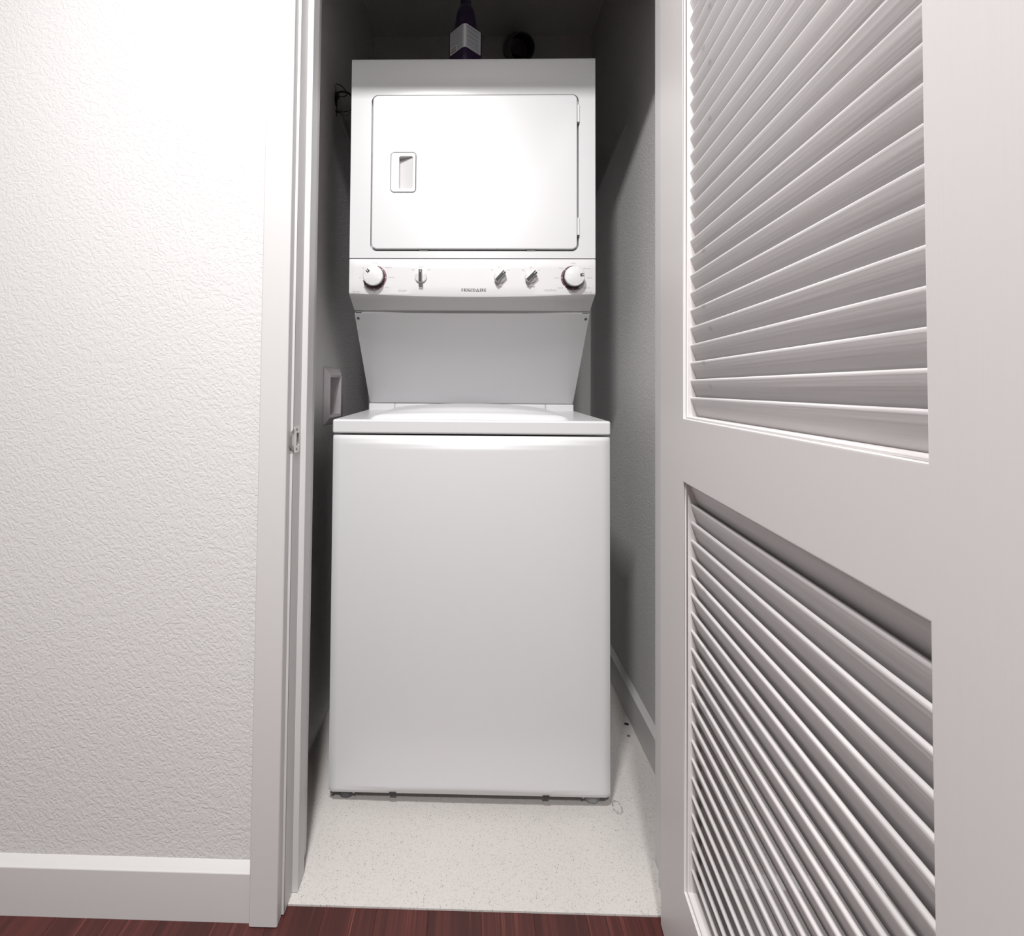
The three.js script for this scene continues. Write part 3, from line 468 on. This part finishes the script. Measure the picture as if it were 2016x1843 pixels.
// ------------------------------------------------------------------ detergent bottle on the dryer
{
  const B = thing('detergent_bottle', 'dark purple square bottle with a pale printed label standing on the dryer top', 'bottle', [-0.0302, 1.9492, -0.205]);
  B.rotation.y = 43 * Math.PI / 180;
  const ringPts = (h, r) => { const out = [], n = 6; for (let q = 0; q < 4; q++) { const cx = (q === 0 || q === 3 ? 1 : -1) * (h - r), cy = (q < 2 ? 1 : -1) * (h - r); for (let k = 0; k <= n; k++) { const a = q * Math.PI / 2 + k / n * Math.PI / 2; out.push([cx + r * Math.cos(a), cy + r * Math.sin(a)]); } } return out; };
  const loft = (rows) => { const R = rows.map(([y, h, r]) => ringPts(h, Math.min(r, h)).map(p => [p[0], y, p[1]])); const n = R[0].length; return surf(n, R.length - 1, (u, v) => R[Math.round(v * (R.length - 1))][Math.round(u * n) % n], 0.7); };
  const flip = g => { const ix = g.attributes.position.array; return g; };
  const rows = [[0.000, 0.0255, 0.01], [0.003, 0.0292, 0.010], [0.008, 0.0312, 0.0105], [0.045, 0.0312, 0.0105], [0.120, 0.0312, 0.0105], [0.1245, 0.0308, 0.011], [0.1285, 0.0285, 0.012], [0.134, 0.0257, 0.0185], [0.146, 0.0252, 0.0205], [0.160, 0.0244, 0.0222], [0.178, 0.0234, 0.0222], [0.194, 0.0214, 0.0210], [0.203, 0.0188, 0.0188], [0.209, 0.0160, 0.0160], [0.214, 0.0140, 0.0140], [0.240, 0.0137, 0.0137]];
  const body = loft(rows.map(r => r).reverse()); M.purple.side = THREE.DoubleSide;
  mesh('body', body, M.purple, B);
  const cap = lathe([[0, 0.028], [0.0125, 0.028], [0.0145, 0.026], [0.0148, 0.0], [0, 0]].reverse(), 28); const cm = mesh('cap', cap, M.plastic, B); cm.position.y = 0.232;
  // label wrapping the two faces that meet at the front corner
  const lab = (() => {
    const W = 512, H = 512, c = document.createElement('canvas'); c.width = W; c.height = H; const g = c.getContext('2d'); g.fillStyle = '#c6ccd0'; g.fillRect(0, 0, W, H);
    g.strokeStyle = '#f4f5f6'; g.lineWidth = 16; g.strokeRect(4, 4, W - 8, H - 8); g.fillStyle = '#f0f1f2'; g.fillRect(W / 2 - 14, 0, 28, H);
    const line = (x, y, w, h, col) => { g.fillStyle = col; let p = x; while (p < x + w) { const l = 6 + rnd() * 20; g.fillRect(p, y, Math.min(l, x + w - p), h); p += l + 4; } };
    for (let i = 0; i < 20; i++) line(30, 36 + i * 17, 150 + rnd() * 50, 5, i % 4 === 3 ? '#f0f1f2' : '#a3a9ae');
    for (let i = 0; i < 24; i++) line(286, 36 + i * 17.5, 150 + rnd() * 50, i % 6 === 0 ? 8 : 5, i % 5 === 4 ? '#f3f4f5' : i % 6 === 0 ? '#4c5157' : '#979da3');
    g.fillStyle = '#f2f2f2'; g.fillRect(10, 356, 118, 146); g.fillStyle = '#6d6266'; g.fillRect(22, 384, 92, 20); g.fillRect(22, 420, 92, 14); g.fillStyle = '#3c3438'; g.fillRect(22, 452, 92, 22);
    const t = new THREE.CanvasTexture(c); t.colorSpace = THREE.SRGBColorSpace; return t;
  })();
  const h = 0.0316, r = 0.0108, path = []; // in bottle axes the front corner points along (+x, +z) after turning
  for (let k = 0; k <= 4; k++) path.push([-0.021 + (h - r + 0.021) * k / 4, h]);
  for (let k = 1; k <= 8; k++) { const a = Math.PI / 2 - k / 8 * Math.PI / 2; path.push([h - r + r * Math.cos(a), h - r + r * Math.sin(a)]); }
  for (let k = 1; k <= 4; k++) path.push([h, h - r - (h - r + 0.021) * k / 4]);
  const lens = [0]; for (let i = 1; i < path.length; i++) lens.push(lens[i - 1] + Math.hypot(path[i][0] - path[i - 1][0], path[i][1] - path[i - 1][1]));
  const n = path.length - 1, lg = new THREE.BufferGeometry(), pos = [], uv = [], idx = [];
  path.forEach((q, i) => { for (const v of [0, 1]) { pos.push(q[0], 0.048 + v * 0.0735, q[1]); uv.push(lens[i] / lens[n], v); } if (i < n) { const a = 2 * i; idx.push(a, a + 2, a + 3, a, a + 3, a + 1); } });
  lg.setAttribute('position', new THREE.Float32BufferAttribute(pos, 3)); lg.setAttribute('uv', new THREE.Float32BufferAttribute(uv, 2)); lg.setIndex(idx); lg.computeVertexNormals();
  const lm = mesh('label', lg, new THREE.MeshStandardMaterial({ map: lab, roughness: 0.45, side: THREE.DoubleSide }), B);
  B.rotation.y = -47 * Math.PI / 180; B.scale.set(1.2, 0.93, 1.2);
}

// ------------------------------------------------------------------ vent duct behind the dryer
{
  const o = thing('vent_duct', 'round open metal vent duct hanging at the back wall above the dryer', 'duct', [0.190, 2.402, -0.735]);
  const pth = [[0, 0, 0], [-0.004, 0.014, -0.03], [-0.010, 0.046, -0.07], [-0.016, 0.078, -0.105], [-0.018, 0.088, -0.145], [-0.018, 0.090, -0.24], [-0.018, 0.090, -0.55]];
  const outer = new THREE.TubeGeometry(new THREE.CatmullRomCurve3(pth.map(p => new THREE.Vector3(...p))), 40, 0.0525, 36, false);
  M.galvan.side = THREE.DoubleSide; mesh('pipe', outer, M.galvan, o);
  const lip = new THREE.TorusGeometry(0.0525, 0.0018, 8, 40); lip.lookAt(new THREE.Vector3(0.006, -0.012, 0.03)); mesh('rim', lip, M.galvan, o);
}

// ------------------------------------------------------------------ recessed box in the left wall
{
  const z0 = BOXR.z0, z1 = BOXR.z1, y0 = BOXR.y0, y1 = BOXR.y1, o = thing('outlet_box', 'grey plastic wall niche with sloping picture-frame rim, left of the washer top', 'wall box', [CX0, (y0 + y1) / 2, (z0 + z1) / 2]);
  const w = (z1 - z0) / 2, h = (y1 - y0) / 2, iz0 = BOXO.z0 - (z0 + z1) / 2, iz1 = BOXO.z1 - (z0 + z1) / 2, iy0 = BOXO.y0 - (y0 + y1) / 2, iy1 = BOXO.y1 - (y0 + y1) / 2;
  const O = [[-h, w], [-h, -w], [h, -w], [h, w]], I = [[iy0, iz1], [iy0, iz0], [iy1, iz0], [iy1, iz1]], pos = [];
  const q = (A, B, C, D) => pos.push(...A, ...B, ...C, ...A, ...C, ...D);
  for (let i = 0; i < 4; i++) { const j = (i + 1) % 4, a = O[i], b = O[j], c = I[j], d = I[i], mid = (s, t, k) => [s[0] + (t[0] - s[0]) * k, s[1] + (t[1] - s[1]) * k]; const e = mid(b, c, 0.72), f = mid(a, d, 0.72);
    q([0.0003, ...a], [0.0003, ...b], [0.003, ...b], [0.003, ...a]);
    q([0.003, ...a], [0.003, ...b], [0.013, ...e], [0.013, ...f]); q([0.013, ...f], [0.013, ...e], [0.0105, ...c], [0.0105, ...d]); q([0.0105, ...d], [0.0105, ...c], [-0.075, ...c], [-0.075, ...d]); }
  const fg = new THREE.BufferGeometry(); fg.setAttribute('position', new THREE.Float32BufferAttribute(pos, 3)); fg.computeVertexNormals(); boxUV(fg); M.boxPlastic.side = THREE.DoubleSide;
  mesh('frame', fg, M.boxPlastic, o);
  mesh('back', box(-0.079, iy0 - 0.003, iz0 - 0.003, -0.075, iy1 + 0.003, iz1 + 0.003), M.boxPlastic, o);
  const v = mesh('valve', merge(lathe([[0, -0.012], [0.007, -0.012], [0.007, 0.012], [0.0045, 0.014], [0.0045, 0.03], [0, 0.03]], 16), lathe([[0, 0.03], [0.010, 0.03], [0.010, 0.036], [0, 0.037]], 16)), M.black, o); v.position.set(-0.035, iy0 + 0.014, iz1 - 0.02);
}
// ------------------------------------------------------------------ cable loop out of a torn hole
{
  const o = thing('cable', 'dark looped cable poking out of a torn wall hole beside the dryer', 'cable', [CX0, 1.93, -0.305]);
  mesh('cord', tube([[-0.05, 0.012, -0.002], [-0.01, 0.020, -0.004], [0.022, 0.029, -0.006], [0.044, 0.020, -0.008], [0.054, 0.000, -0.010], [0.048, -0.022, -0.008], [0.028, -0.035, -0.004], [0.005, -0.037, 0.002], [-0.05, -0.034, 0.002]], 0.0030, 60, 10), M.cable, o);
  mesh('wire', tube([[-0.04, 0.045, 0.006], [0.004, 0.046, 0.006], [0.022, 0.038, 0.0], [0.034, 0.020, -0.004], [0.022, 0.010, -0.002], [0.008, 0.010, 0.004], [-0.04, 0.012, 0.006]], 0.0016, 40, 8), M.cable, o);
  mesh('wire', tube([[-0.04, -0.038, -0.004], [0.01, -0.040, -0.004], [0.022, -0.048, -0.004], [0.036, -0.045, -0.006], [0.048, -0.027, -0.008]], 0.0016, 30, 8), M.cable, o);
  mesh('clamp', merge(box(-0.02, 0.008, -0.014, 0.008, 0.022, 0.006, 0.002), box(-0.03, -0.05, -0.01, 0.002, 0.008, -0.004, 0.001)), M.cable, o);
}
// ------------------------------------------------------------------ strike plate on the left jamb
{
  const o = thing('strike_plate', 'worn chrome strike plate screwed to the left door jamb', 'strike plate', [JL, 0.9130, 0.2385]);
  const s = rr(-0.0155, -0.0262, 0.0152, 0.0262, 0.005); s.holes.push(rect(-0.0115, -0.0125, 0.0005, 0.0125, new THREE.Path()));
  const g = ext(s, 0, 0.0016, 0.0004, 1); g.rotateY(Math.PI / 2); g.scale(1, 1, -1);
  const p = g.attributes.position.array, nn = g.attributes.normal.array; for (let i = 0; i < p.length; i += 9) for (let k = 0; k < 3; k++) { [p[i + 3 + k], p[i + 6 + k]] = [p[i + 6 + k], p[i + 3 + k]];[nn[i + 3 + k], nn[i + 6 + k]] = [nn[i + 6 + k], nn[i + 3 + k]]; }
  const m = mesh('plate', g, M.chrome, o);
  const lip = surf(8, 10, (u, v) => { const y = -0.022 + 0.044 * v, k = 1 - Math.pow(Math.abs(2 * v - 1), 3); const a = u * 1.35; return [0.0012 - 0.0085 * (1 - Math.cos(a)) * k, y, 0.0148 + 0.0105 * Math.sin(a) * k]; }, 1);
  const ls = M.chrome.clone(); ls.side = THREE.DoubleSide; mesh('lip', lip, ls, o);
  for (const y of [-0.0195, 0.0195]) { const sc = mesh('screw', lathe([[0, 0.0014], [0.0022, 0.0012], [0.0036, 0], [0, 0]].reverse(), 14), M.steel, o); sc.rotation.z = -Math.PI / 2; sc.position.set(0.0014, y, -0.001); }
}
// ------------------------------------------------------------------ crumbs of debris on the closet floor
{
  const mk = (label, x, z, s, mat) => { const g = new THREE.IcosahedronGeometry(s, 1), p = g.attributes.position; for (let i = 0; i < p.count; i++) { const k = 0.75 + 0.4 * Math.abs(Math.sin(p.getX(i) * 900 + p.getZ(i) * 700)); p.setXYZ(i, p.getX(i) * k * 1.5, p.getY(i) * k * 0.6, p.getZ(i) * k); } g.computeVertexNormals(); const m = mesh(numbered('crumb'), g, mat); m.position.set(x, 0.003 + s * 0.4, z); tag(m, label, 'crumb'); };
  mk('tiny dark crumb on the vinyl just in front of the washer\'s left foot', -0.338, -0.022, 0.0028, M.rubber);
  mk('small black crumb on the vinyl against the right closet baseboard', 0.478, -0.305, 0.0045, M.black);
  mk('dark curled crumb on the vinyl nearer the viewer beside the right closet baseboard', 0.468, -0.255, 0.0035, M.rubber);
}
renderer.render(scene, camera);
